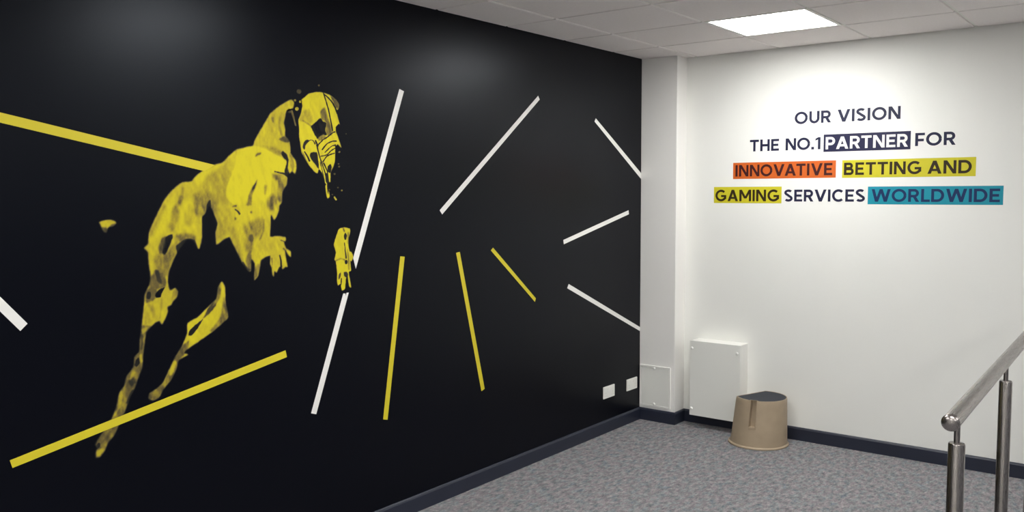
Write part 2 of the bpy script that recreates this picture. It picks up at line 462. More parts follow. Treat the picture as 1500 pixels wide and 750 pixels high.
# tonal layers of the greyhound print, (y, z) on the wall in millimetres: part, tone, edge softness, outline
DOG = [
    ('body', 0.88, 7, [(-3322,2121),(-3307,2107),(-3315,2083),(-3348,2071),(-3359,2037),(-3365,2013),(-3358,1985),(-3361,1958),(-3342,1941),(-3333,1917),(-3333,1886),(-3343,1858),(-3351,1834),(-3353,1770),(-3359,1739),(-3382,1708),(-3386,1663),(-3401,1645),(-3404,1622),(-3429,1583),(-3446,1606),(-3450,1555),(-3454,1512),(-3420,1513),(-3375,1506),(-3369,1494),(-3378,1479),(-3367,1454),(-3343,1438),(-3344,1415),(-3356,1421),(-3373,1445),(-3371,1410),(-3364,1372),(-3375,1371),(-3391,1362),(-3396,1372),(-3409,1373),(-3424,1350),(-3435,1355),(-3439,1333),(-3447,1341),(-3449,1371),(-3458,1391),(-3457,1425),(-3480,1421),(-3503,1408),(-3510,1385),(-3522,1342),(-3542,1325),(-3541,1359),(-3538,1396),(-3554,1416),(-3558,1369),(-3569,1367),(-3588,1390),(-3604,1410),(-3624,1449),(-3645,1487),(-3660,1516),(-3682,1512),(-3711,1494),(-3725,1492),(-3727,1539),(-3717,1578),(-3730,1613),(-3740,1638),(-3754,1650),(-3774,1619),(-3788,1604),(-3789,1561),(-3791,1522),(-3804,1477),(-3816,1483),(-3831,1512),(-3858,1516),(-3881,1492),(-3897,1476),(-3921,1437),(-3942,1392),(-3949,1352),(-3942,1320),(-3931,1319),(-3919,1324),(-3906,1307),(-3912,1287),(-3930,1271),(-3938,1257),(-3953,1250),(-3953,1230),(-3968,1200),(-3980,1185),(-3990,1198),(-4006,1195),(-4027,1180),(-4047,1161),(-4055,1124),(-4063,1074),(-4068,1029),(-4084,994),(-4103,951),(-4123,918),(-4144,870),(-4176,809),(-4192,783),(-4216,759),(-4228,733),(-4247,715),(-4262,715),(-4262,741),(-4253,749),(-4263,763),(-4255,779),(-4232,808),(-4197,851),(-4177,891),(-4164,941),(-4144,967),(-4131,1002),(-4103,1034),(-4098,1071),(-4078,1090),(-4074,1135),(-4066,1179),(-4058,1232),(-4052,1275),(-4047,1310),(-4027,1348),(-4021,1383),(-4027,1428),(-4029,1473),(-4044,1492),(-4027,1508),(-4023,1546),(-4004,1587),(-3982,1628),(-3951,1680),(-3915,1718),(-3872,1748),(-3832,1751),(-3818,1767),(-3779,1796),(-3729,1820),(-3684,1832),(-3654,1859),(-3614,1888),(-3575,1898),(-3533,1908),(-3521,1933),(-3496,1970),(-3467,2011),(-3437,2052),(-3397,2082),(-3358,2106)]),
    ('body', 0.93, 8, [(-3357,1879),(-3335,1883),(-3320,1865),(-3301,1847),(-3298,1819),(-3307,1788),(-3326,1800),(-3341,1791),(-3352,1815),(-3351,1852)]),
    ('body', 0.97, 14, [(-4004,1565),(-3973,1626),(-3930,1685),(-3906,1701),(-3908,1658),(-3940,1588),(-3971,1537),(-4006,1520)]),
    ('body', 0.97, 14, [(-3872,1657),(-3847,1679),(-3823,1656),(-3820,1573),(-3839,1540),(-3875,1558),(-3895,1520),(-3892,1586)]),
    ('body', 0.7, 10, [(-3874,1724),(-3889,1681),(-3911,1627),(-3936,1569),(-3916,1562),(-3895,1622),(-3877,1677),(-3865,1722)]),
    ('body', 0.7, 12, [(-3822,1695),(-3784,1712),(-3767,1656),(-3787,1605),(-3812,1617)]),
    ('body', 0.72, 12, [(-4002,1455),(-3962,1464),(-3946,1397),(-3971,1377),(-4005,1396)]),
    ('body', 0.78, 22, [(-3769,1779),(-3657,1844),(-3646,1775),(-3671,1723),(-3669,1683),(-3651,1625),(-3667,1525),(-3720,1513),(-3715,1581),(-3735,1638),(-3785,1684)]),
    ('body', 0.64, 16, [(-3794,1684),(-3752,1712),(-3715,1678),(-3730,1621),(-3761,1644),(-3787,1611)]),
    ('body', 0.12, 5, [(-3760,1664),(-3747,1675),(-3745,1650),(-3755,1622),(-3768,1630)]),
    ('body', 0.97, 12, [(-3819,1762),(-3775,1796),(-3723,1822),(-3677,1834),(-3698,1808),(-3756,1779),(-3802,1734)]),
    ('body', 1.0, 5, [(-3609,1886),(-3533,1906),(-3488,1901),(-3431,1883),(-3388,1863),(-3356,1843),(-3371,1795),(-3423,1796),(-3438,1766),(-3456,1651),(-3535,1605),(-3603,1636),(-3656,1669),(-3672,1692),(-3668,1726),(-3647,1772),(-3621,1827)]),
    ('body', 0.92, 18, [(-3623,1654),(-3441,1669),(-3465,1586),(-3578,1583)]),
    ('body', 0.58, 4, [(-3521,1861),(-3511,1876),(-3492,1878),(-3496,1870),(-3510,1865)]),
    ('body', 0.52, 4, [(-3515,1759),(-3523,1729),(-3539,1703),(-3548,1653),(-3572,1653),(-3559,1697),(-3538,1732)]),
    ('body', 0.2, 2.5, [(-3519,1750),(-3528,1726),(-3542,1715),(-3533,1735)]),
    ('body', 0.58, 9, [(-3434,1787),(-3375,1784),(-3353,1769),(-3379,1757),(-3423,1763)]),
    ('body', 0.06, 2.5, [(-3423,1796),(-3398,1791),(-3373,1786),(-3354,1774),(-3348,1780),(-3369,1792),(-3396,1796),(-3422,1800)]),
    ('body', 0.08, 4, [(-3387,1881),(-3374,1888),(-3354,1876),(-3345,1852),(-3354,1797),(-3342,1767),(-3366,1785),(-3367,1800),(-3355,1843),(-3375,1863)]),
    ('body', 0.6, 10, [(-3458,1685),(-3433,1699),(-3415,1675),(-3424,1633),(-3449,1624),(-3467,1652)]),
    ('body', 0.4, 6, [(-3448,1681),(-3437,1687),(-3434,1651),(-3449,1642)]),
    ('body', 0.6, 9, [(-3401,1766),(-3353,1760),(-3373,1705),(-3386,1663),(-3408,1675)]),
    ('body', 0.72, 7, [(-3478,1736),(-3479,1700),(-3472,1699),(-3464,1735)]),
    ('body', 0.75, 9, [(-3661,1519),(-3639,1567),(-3617,1523),(-3609,1464),(-3590,1407),(-3610,1420),(-3636,1468)]),
    ('body', 0.66, 12, [(-3585,1565),(-3536,1587),(-3493,1598),(-3495,1544),(-3532,1498),(-3561,1440),(-3581,1459),(-3590,1513)]),
    ('body', 0.36, 5, [(-3541,1508),(-3543,1498),(-3549,1492),(-3556,1493),(-3562,1499),(-3563,1509),(-3561,1518),(-3555,1524),(-3548,1523),(-3543,1517)]),
    ('body', 0.45, 6, [(-3572,1441),(-3554,1452),(-3556,1369),(-3577,1382),(-3583,1412)]),
    ('body', 0.3, 3, [(-3600,1406),(-3584,1380),(-3567,1366),(-3560,1373),(-3577,1385),(-3594,1408)]),
    ('body', 0.1, 2.5, [(-3632,1634),(-3619,1624),(-3609,1611),(-3603,1615),(-3615,1628),(-3629,1636)]),
    ('body', 0.35, 3, [(-3640,1645),(-3623,1647),(-3624,1651),(-3640,1649)]),
    ('body', 0.4, 3, [(-3545,1620),(-3546,1617),(-3549,1616),(-3552,1616),(-3555,1618),(-3556,1620),(-3555,1623),(-3552,1625),(-3548,1625),(-3546,1623)]),
    ('body', 0.45, 3, [(-3624,1596),(-3625,1592),(-3627,1590),(-3630,1590),(-3632,1592),(-3633,1596),(-3632,1599),(-3629,1601),(-3627,1601),(-3625,1599)]),
    ('body', 0.62, 6, [(-3492,1586),(-3492,1545),(-3510,1504),(-3503,1502),(-3483,1543),(-3481,1586)]),
    ('body', 0.55, 6, [(-3539,1379),(-3524,1396),(-3510,1386),(-3522,1348),(-3540,1332)]),
    ('body', 0.5, 5, [(-3506,1410),(-3484,1421),(-3459,1425),(-3459,1413),(-3492,1406),(-3510,1389)]),
    ('body', 0.08, 2.5, [(-3408,1425),(-3402,1400),(-3402,1373),(-3393,1372),(-3395,1400),(-3403,1426)]),
    ('body', 0.45, 2.5, [(-3452,1413),(-3447,1376),(-3444,1376),(-3445,1413)]),
    ('body', 0.3, 2.5, [(-3399,1491),(-3381,1484),(-3375,1474),(-3370,1477),(-3378,1487),(-3397,1494)]),
    ('body', 0.35, 2.5, [(-3386,1453),(-3375,1443),(-3371,1446),(-3382,1456)]),
    ('body', 0.8, 9, [(-3430,2046),(-3426,2012),(-3434,1976),(-3423,1975),(-3414,2012),(-3415,2048)]),
    ('body', 0.55, 5, [(-3432,2034),(-3427,2014),(-3420,2015),(-3421,2036)]),
    ('body', 0.8, 9, [(-3405,2008),(-3413,1971),(-3424,1941),(-3413,1939),(-3400,1970),(-3391,2006)]),
    ('body', 0.7, 9, [(-3477,1908),(-3427,1904),(-3383,1887),(-3391,1869),(-3442,1888)]),
    ('body', 0.45, 6, [(-3393,1941),(-3366,1955),(-3337,1941),(-3348,1928),(-3374,1933)]),
    ('body', 0.75, 6, [(-3384,2060),(-3396,2013),(-3387,1959),(-3376,1961),(-3385,2014),(-3373,2059)]),
    ('body', 0.55, 7, [(-3884,1692),(-3895,1662),(-3884,1658),(-3870,1688)]),
    ('body', 0.68, 10, [(-3917,1644),(-3890,1657),(-3892,1603),(-3911,1570),(-3929,1549),(-3928,1590)]),
    ('body', 0.6, 10, [(-3912,1532),(-3870,1541),(-3821,1528),(-3825,1509),(-3871,1503),(-3908,1488)]),
    ('body', 0.62, 9, [(-3817,1662),(-3798,1656),(-3803,1617),(-3818,1623)]),
    ('body', 0.76, 12, [(-4025,1542),(-3991,1605),(-3955,1658),(-3937,1674),(-3968,1610),(-4005,1541)]),
    ('body', 0.82, 12, [(-3844,1657),(-3821,1629),(-3838,1573),(-3869,1574),(-3867,1624)]),
    ('body', 0.08, 5, [(-3956,1528),(-3924,1541),(-3923,1524),(-3939,1490),(-3956,1461),(-3969,1469),(-3963,1502)]),
    ('body', 0.4, 7, [(-3968,1524),(-3953,1531),(-3961,1491),(-3976,1464),(-3984,1481)]),
    ('body', 0.66, 10, [(-3950,1463),(-3919,1500),(-3877,1508),(-3908,1466),(-3934,1424),(-3950,1376),(-3988,1379),(-3986,1443)]),
    ('body', 0.5, 7, [(-4025,1371),(-3999,1396),(-3965,1382),(-3954,1349),(-3969,1328),(-4024,1328)]),
    ('body', 0.25, 5, [(-4002,1401),(-3987,1400),(-3977,1367),(-3975,1345),(-3994,1358)]),
    ('body', 0.45, 6, [(-4044,1319),(-4018,1333),(-3996,1320),(-4006,1288),(-4043,1276)]),
    ('body', 0.14, 4, [(-4041,1294),(-4036,1317),(-4022,1315),(-4027,1290)]),
    ('body', 0.04, 3, [(-4005,1304),(-3987,1324),(-3964,1330),(-3977,1307),(-3982,1293),(-4000,1293)]),
    ('body', 0.7, 5, [(-3932,1303),(-3920,1318),(-3908,1303),(-3918,1285),(-3933,1275)]),
    ('body', 0.76, 8, [(-4050,1255),(-4032,1275),(-4010,1251),(-4017,1208),(-4052,1191)]),
    ('body', 0.74, 5, [(-3979,1291),(-3984,1248),(-3990,1211),(-3986,1210),(-3979,1247),(-3974,1290)]),
    ('body', 0.54, 6, [(-4069,1188),(-4024,1179),(-4053,1148),(-4058,1113),(-4065,1069),(-4069,1026),(-4087,986),(-4106,946),(-4123,912),(-4147,863),(-4179,801),(-4216,756),(-4230,728),(-4262,712),(-4262,783),(-4196,855),(-4176,896),(-4163,944),(-4131,1002),(-4102,1037),(-4098,1074),(-4078,1092)]),
    ('body', 0.3, 5, [(-4073,1155),(-4070,1129),(-4074,1097),(-4065,1095),(-4061,1127),(-4062,1155)]),
    ('body', 0.8, 4, [(-4067,1174),(-4055,1180),(-4035,1181),(-4053,1161),(-4064,1157)]),
    ('body', 0.1, 4, [(-4093,1060),(-4082,1066),(-4077,1046),(-4089,1032),(-4099,1039)]),
    ('body', 0.78, 4, [(-4076,1076),(-4075,1048),(-4068,1048),(-4069,1075)]),
    ('body', 0.3, 5, [(-4126,985),(-4107,992),(-4096,972),(-4116,959)]),
    ('body', 0.75, 4, [(-4108,1016),(-4124,989),(-4117,984),(-4098,1010)]),
    ('body', 0.76, 5, [(-4160,947),(-4172,891),(-4189,863),(-4182,858),(-4163,887),(-4150,943)]),
    ('body', 0.25, 4, [(-4114,944),(-4139,901),(-4131,896),(-4108,940)]),
    ('body', 0.4, 5, [(-4208,805),(-4224,776),(-4217,771),(-4199,798)]),
    ('body', 0.15, 3, [(-4245,758),(-4247,753),(-4250,750),(-4253,751),(-4256,755),(-4257,761),(-4255,766),(-4252,768),(-4249,768),(-4246,764)]),
    ('body', 0.85, 3, [(-4261,736),(-4243,744),(-4232,737),(-4246,719),(-4262,718)]),
    ('body', 0.15, 5, [(-3908,1493),(-3864,1519),(-3825,1512),(-3811,1472),(-3842,1457),(-3897,1449)]),
    ('body', 0.2, 5, [(-3865,1502),(-3896,1471),(-3919,1434),(-3938,1391),(-3945,1353),(-3918,1357),(-3886,1423),(-3841,1476)]),
    ('body', 0.25, 5, [(-3341,1779),(-3350,1736),(-3374,1699),(-3379,1657),(-3394,1632),(-3369,1614),(-3321,1681),(-3319,1767)]),
    ('body', 0.3, 4, [(-3668,1510),(-3642,1468),(-3610,1408),(-3578,1358),(-3612,1367),(-3651,1422),(-3682,1488)]),
    ('body', 0.3, 5, [(-3309,1859),(-3290,1835),(-3292,1786),(-3315,1779),(-3302,1816)]),
    ('body', 0.55, 6, [(-3339,1877),(-3320,1859),(-3314,1822),(-3326,1797),(-3336,1834)]),
    ('hind_leg', 0.93, 6, [(-3704,1333),(-3688,1306),(-3689,1251),(-3678,1180),(-3702,1159),(-3746,1130),(-3782,1112),(-3823,1092),(-3874,1068),(-3886,1056),(-3872,1045),(-3912,1029),(-3925,994),(-3950,954),(-3984,922),(-3999,897),(-4023,886),(-4046,897),(-4042,918),(-4010,932),(-3983,952),(-3948,1012),(-3927,1046),(-3895,1086),(-3872,1135),(-3867,1176),(-3820,1196),(-3768,1236),(-3732,1264),(-3724,1309)]),
    ('hind_leg', 0.6, 6, [(-3695,1263),(-3678,1180),(-3746,1127),(-3765,1132),(-3718,1179)]),
    ('hind_leg', 0.3, 5, [(-3768,1233),(-3732,1261),(-3736,1233),(-3776,1197),(-3795,1188)]),
    ('hind_leg', 0.06, 3, [(-3866,1126),(-3857,1147),(-3808,1179),(-3798,1182),(-3821,1151),(-3850,1124)]),
    ('hind_leg', 0.58, 6, [(-3726,1324),(-3707,1322),(-3715,1265),(-3749,1234)]),
    ('hind_leg', 0.5, 6, [(-3898,1082),(-3867,1100),(-3874,1062),(-3912,1029),(-3929,1042)]),
    ('hind_leg', 0.56, 6, [(-3929,1048),(-3909,1034),(-3925,992),(-3950,951),(-3981,921),(-4000,894),(-4023,882),(-4049,895),(-4042,921),(-4010,934),(-3980,954),(-3948,1012)]),
    ('hind_leg', 0.85, 4, [(-3937,1029),(-3955,982),(-3944,976),(-3923,1023)]),
    ('hind_leg', 0.35, 4, [(-4048,913),(-4046,896),(-4034,896),(-4037,913)]),
    ('forepaw', 0.97, 4, [(-3026,1538),(-2991,1530),(-2988,1513),(-2999,1484),(-3000,1447),(-2994,1421),(-2981,1415),(-2970,1393),(-2982,1372),(-2991,1373),(-2986,1327),(-3001,1320),(-2997,1295),(-2987,1244),(-3002,1254),(-3010,1306),(-3021,1285),(-3026,1243),(-3047,1234),(-3054,1266),(-3071,1260),(-3076,1284),(-3075,1326),(-3081,1373),(-3090,1387),(-3080,1420),(-3092,1457),(-3078,1494),(-3060,1529)]),
    ('forepaw', 0.1, 2.5, [(-3029,1498),(-3018,1511),(-3009,1497),(-3014,1478),(-3025,1478)]),
    ('forepaw', 0.7, 3, [(-3005,1511),(-3008,1461),(-2999,1461),(-2996,1510)]),
    ('forepaw', 0.25, 2.5, [(-3028,1462),(-3025,1429),(-3021,1389),(-3012,1389),(-3018,1429),(-3022,1462)]),
    ('forepaw', 0.08, 2.5, [(-3008,1368),(-3010,1362),(-3014,1359),(-3020,1359),(-3024,1363),(-3026,1370),(-3024,1376),(-3019,1379),(-3014,1379),(-3009,1375)]),
    ('forepaw', 0.55, 3, [(-3010,1428),(-3005,1381),(-3004,1335),(-2997,1335),(-2998,1381),(-3003,1428)]),
    ('forepaw', 0.25, 2.5, [(-3033,1321),(-3014,1322),(-3005,1305),(-3018,1296),(-3031,1304)]),
    ('forepaw', 0.3, 2.5, [(-3065,1313),(-3052,1322),(-3053,1302),(-3066,1287)]),
    ('forepaw', 0.1, 2, [(-3052,1293),(-3054,1263),(-3049,1262),(-3045,1292)]),
    ('forepaw', 0.5, 2.5, [(-3080,1378),(-3050,1386),(-3026,1378),(-3024,1381),(-3051,1390),(-3081,1382)]),
    ('forepaw', 0.4, 2.5, [(-3035,1534),(-3027,1517),(-3021,1519),(-3029,1535)]),
    ('tail_tip', 0.88, 5, [(-4217,1598),(-4197,1603),(-4171,1605),(-4154,1596),(-4152,1589),(-4166,1579),(-4182,1577),(-4190,1559),(-4199,1559),(-4208,1575),(-4212,1585)]),
    ('tail_tip', 0.45, 5, [(-4210,1578),(-4184,1574),(-4190,1557),(-4201,1557)]),
    ('tail_tip', 0.4, 4, [(-4179,1579),(-4165,1589),(-4149,1589),(-4168,1574)]),
    ('head', 0.97, 5, [(-3267,2122),(-3245,2140),(-3220,2157),(-3176,2168),(-3140,2168),(-3100,2161),(-3062,2142),(-3043,2119),(-3048,2098),(-3061,2088),(-3044,2038),(-3040,2022),(-3048,2029),(-3061,2011),(-3066,1995),(-3050,1960),(-3034,1919),(-3055,1931),(-3067,1924),(-3072,1898),(-3073,1859),(-3086,1827),(-3104,1795),(-3105,1756),(-3121,1750),(-3111,1689),(-3123,1676),(-3131,1689),(-3138,1743),(-3153,1794),(-3173,1812),(-3181,1793),(-3197,1799),(-3228,1828),(-3252,1858),(-3270,1885),(-3276,1919),(-3283,1959),(-3282,1990),(-3285,2032),(-3273,2057),(-3261,2098)]),
    ('head', 0.5, 5, [(-3095,2155),(-3062,2142),(-3043,2119),(-3048,2098),(-3063,2104),(-3079,2131)]),
    ('head', 0.06, 2.5, [(-3133,2158),(-3114,2147),(-3091,2128),(-3071,2101),(-3060,2077),(-3050,2080),(-3063,2105),(-3084,2132),(-3109,2151),(-3130,2162)]),
    ('head', 0.78, 8, [(-3269,2067),(-3225,2085),(-3203,2050),(-3215,2018),(-3250,2028),(-3281,2032)]),
    ('head', 0.5, 3, [(-3260,2030),(-3229,2015),(-3211,2003),(-3205,2009),(-3225,2020),(-3256,2034)]),
    ('head', 0.5, 6, [(-3158,2078),(-3129,2102),(-3114,2062),(-3096,2015),(-3087,1981),(-3116,1970),(-3128,1998),(-3123,2030),(-3151,2047)]),
    ('head', 0.05, 4, [(-3212,2012),(-3184,2029),(-3159,2049),(-3144,2036),(-3123,2028),(-3130,1994),(-3120,1973),(-3154,1968),(-3177,1951),(-3197,1977),(-3208,1993)]),
    ('head', 0.6, 4, [(-3169,1961),(-3140,1975),(-3124,1960),(-3153,1946),(-3173,1945)]),
    ('head', 0.05, 2.5, [(-3139,2163),(-3121,2118),(-3106,2068),(-3090,1996),(-3083,1997),(-3099,2070),(-3114,2119),(-3133,2165)]),
    ('head', 0.05, 3, [(-3067,2011),(-3048,2029),(-3038,2020),(-3057,2008),(-3060,1985)]),
    ('head', 0.12, 3, [(-3259,1926),(-3249,1942),(-3233,1947),(-3227,1941),(-3247,1920),(-3254,1900),(-3263,1910)]),
    ('head', 0.1, 4, [(-3219,1887),(-3183,1891),(-3176,1860),(-3173,1816),(-3188,1828),(-3208,1849),(-3223,1868)]),
    ('head', 0.1, 2.5, [(-3257,1890),(-3243,1869),(-3230,1847),(-3221,1851),(-3235,1872),(-3251,1893)]),
    ('head', 0.6, 3, [(-3266,1891),(-3254,1876),(-3232,1836),(-3243,1849),(-3262,1873)]),
    ('head', 0.12, 2, [(-3233,1934),(-3217,1944),(-3203,1941),(-3194,1927),(-3190,1929),(-3200,1944),(-3218,1948),(-3236,1938)]),
    ('head', 0.15, 2, [(-3179,1917),(-3171,1924),(-3177,1928),(-3185,1922)]),
    ('head', 0.07, 2.2, [(-3172,1924),(-3143,1948),(-3118,1961),(-3081,1985),(-3069,1989),(-3071,1993),(-3084,1989),(-3122,1965),(-3147,1951),(-3176,1928)]),
    ('head', 0.07, 2.2, [(-3148,1903),(-3120,1930),(-3088,1943),(-3062,1945),(-3063,1950),(-3090,1948),(-3124,1934),(-3153,1906)]),
    ('head', 0.07, 2.2, [(-3132,1891),(-3095,1919),(-3070,1926),(-3072,1930),(-3098,1922),(-3136,1894)]),
    ('head', 0.07, 2.2, [(-3158,1871),(-3122,1879),(-3095,1900),(-3070,1912),(-3073,1916),(-3099,1903),(-3125,1883),(-3160,1875)]),
    ('head', 0.07, 2.2, [(-3145,1847),(-3122,1872),(-3096,1882),(-3076,1888),(-3077,1892),(-3099,1887),(-3126,1876),(-3150,1849)]),
    ('head', 0.07, 2.2, [(-3186,1925),(-3178,1894),(-3167,1862),(-3155,1834),(-3138,1793),(-3131,1752),(-3124,1753),(-3132,1795),(-3149,1836),(-3160,1864),(-3171,1895),(-3178,1926)]),
    ('head', 0.07, 2.2, [(-3147,1840),(-3127,1806),(-3120,1768),(-3114,1769),(-3121,1808),(-3140,1843)]),
    ('head', 0.07, 2.2, [(-3193,1943),(-3177,1919),(-3171,1921),(-3186,1946)]),
    ('head', 0.1, 3, [(-3120,1826),(-3103,1839),(-3095,1824),(-3104,1798),(-3118,1801)]),
    ('head', 0.12, 2.5, [(-3137,1791),(-3120,1794),(-3113,1756),(-3119,1698),(-3126,1718),(-3127,1756)]),
    ('head', 0.12, 2.2, [(-3074,1930),(-3071,1905),(-3076,1840),(-3071,1840),(-3065,1905),(-3068,1931)]),
    ('head', 0.1, 2.2, [(-3166,1844),(-3151,1793),(-3140,1736),(-3136,1737),(-3147,1794),(-3162,1845)]),
    ('head', 0.1, 2.2, [(-3146,1739),(-3132,1739),(-3132,1747),(-3146,1747)]),
    ('specks', 0.8, 3, [(-3030,1714),(-3031,1712),(-3034,1710),(-3038,1710),(-3041,1712),(-3042,1714),(-3040,1717),(-3037,1719),(-3034,1719),(-3031,1717)]),
    ('specks', 0.6, 3, [(-3090,1695),(-3091,1693),(-3094,1692),(-3097,1692),(-3099,1693),(-3100,1695),(-3099,1697),(-3096,1698),(-3094,1698),(-3091,1697)]),
    ('specks', 0.45, 3, [(-3044,1828),(-3045,1825),(-3048,1823),(-3052,1823),(-3055,1825),(-3056,1828),(-3055,1830),(-3052,1832),(-3048,1832),(-3045,1831)]),
    ('specks', 0.5, 3, [(-3047,1841),(-3048,1838),(-3051,1837),(-3054,1837),(-3057,1838),(-3058,1840),(-3057,1843),(-3054,1844),(-3051,1844),(-3048,1843)]),
    ('specks', 0.5, 3, [(-3040,1897),(-3042,1894),(-3045,1892),(-3049,1892),(-3053,1893),(-3054,1896),(-3052,1899),(-3049,1901),(-3045,1902),(-3041,1900)]),
    ('specks', 0.6, 3, [(-3158,2200),(-3159,2198),(-3161,2196),(-3165,2195),(-3167,2197),(-3168,2199),(-3167,2201),(-3164,2203),(-3161,2204),(-3159,2202)]),
    ('specks', 0.33, 3, [(-3264,2162),(-3267,2156),(-3274,2151),(-3282,2151),(-3289,2154),(-3291,2160),(-3288,2167),(-3282,2171),(-3273,2172),(-3267,2169)]),
    ('specks', 0.85, 3, [(-3263,2116),(-3265,2113),(-3269,2110),(-3274,2110),(-3278,2112),(-3279,2115),(-3277,2119),(-3273,2122),(-3269,2122),(-3265,2120)]),
    ('specks', 0.65, 3, [(-3295,2120),(-3296,2117),(-3300,2115),(-3304,2114),(-3307,2116),(-3309,2119),(-3307,2122),(-3304,2125),(-3299,2125),(-3296,2123)]),
    ('specks', 0.75, 3, [(-3282,2083),(-3284,2078),(-3289,2074),(-3296,2074),(-3301,2076),(-3303,2081),(-3301,2087),(-3296,2090),(-3289,2091),(-3284,2088)]),
    ('specks', 0.4, 3, [(-3054,1727),(-3055,1725),(-3058,1724),(-3061,1724),(-3064,1725),(-3065,1727),(-3064,1730),(-3061,1731),(-3058,1731),(-3055,1730)]),
    ('specks', 0.5, 3, [(-3108,1718),(-3109,1715),(-3112,1713),(-3116,1713),(-3119,1715),(-3120,1718),(-3119,1720),(-3116,1722),(-3112,1722),(-3109,1720)]),
    ('specks', 0.35, 3, [(-3072,1792),(-3074,1789),(-3077,1787),(-3081,1787),(-3084,1789),(-3086,1792),(-3084,1795),(-3081,1797),(-3077,1797),(-3073,1795)]),
    ('specks', 0.5, 3, [(-2998,1985),(-2999,1983),(-3001,1982),(-3004,1982),(-3006,1983),(-3007,1985),(-3006,1987),(-3004,1988),(-3001,1988),(-2999,1987)]),
    ('specks', 0.35, 3, [(-3322,2069),(-3324,2064),(-3330,2060),(-3337,2060),(-3343,2063),(-3345,2068),(-3342,2073),(-3337,2077),(-3330,2077),(-3324,2075)]),
    ('specks', 0.85, 2.5, [(-3088,1682),(-3075,1667),(-3068,1671),(-3080,1686)]),
    ('specks', 0.5, 3, [(-3327,2071),(-3316,2041),(-3305,2006),(-3297,2008),(-3307,2044),(-3316,2074)]),
]

# ------------------------------------------------------------------ greyhound print on the black wall
def catmull(pts, sub=4):
    P = np.array(pts, float)
    n = len(P)
    out = []
    for i in range(n):
        p0, p1, p2, p3 = P[i - 1], P[i], P[(i + 1) % n], P[(i + 2) % n]
        for k in range(sub):
            t = k / sub
            q = 0.5 * ((2 * p1) + (p2 - p0) * t + (2 * p0 - 5 * p1 + 4 * p2 - p3) * t * t + (3 * p1 - p0 - 3 * p2 + p3) * t ** 3)
            out.append(0.35 * (p1 * (1 - t) + p2 * t) + 0.65 * q)
    return np.array(out)

def signed_distance(poly, Y, Z):
    """positive inside the outline"""
    dist = np.full(Y.shape, 1e9)
    inside = np.zeros(Y.shape, bool)
    n = len(poly)
    for i in range(n):
        ax, az = poly[i]
        bx_, bz = poly[(i + 1) % n]
        ex, ez = bx_ - ax, bz - az
        L = ex * ex + ez * ez + 1e-9
        t = np.clip(((Y - ax) * ex + (Z - az) * ez) / L, 0, 1)
        dx, dz = Y - ax - t * ex, Z - az - t * ez
        np.minimum(dist, dx * dx + dz * dz, out=dist)
        if abs(ez) > 1e-9:
            cross = ((az > Z) != (bz > Z)) & (Y < ex * (Z - az) / ez + ax)
            inside ^= cross
    d = np.sqrt(dist)
    return np.where(inside, d, -d)

def value_noise(Y, Z, cy, cz, seed):
    r = np.random.default_rng(seed)
    tab = r.random((256, 256))
    u, v = Y / cy, Z / cz
    iu, iv = np.floor(u).astype(int), np.floor(v).astype(int)
    fu, fv = u - iu, v - iv
    fu, fv = fu * fu * (3 - 2 * fu), fv * fv * (3 - 2 * fv)
    g = lambda a, b: tab[a % 256, b % 256]
    return (g(iu, iv) * (1 - fu) + g(iu + 1, iv) * fu) * (1 - fv) + (g(iu, iv + 1) * (1 - fu) + g(iu + 1, iv + 1) * fu) * fv

def smooth01(x):
    x = np.clip(x, 0, 1)
    return x * x * (3 - 2 * x)

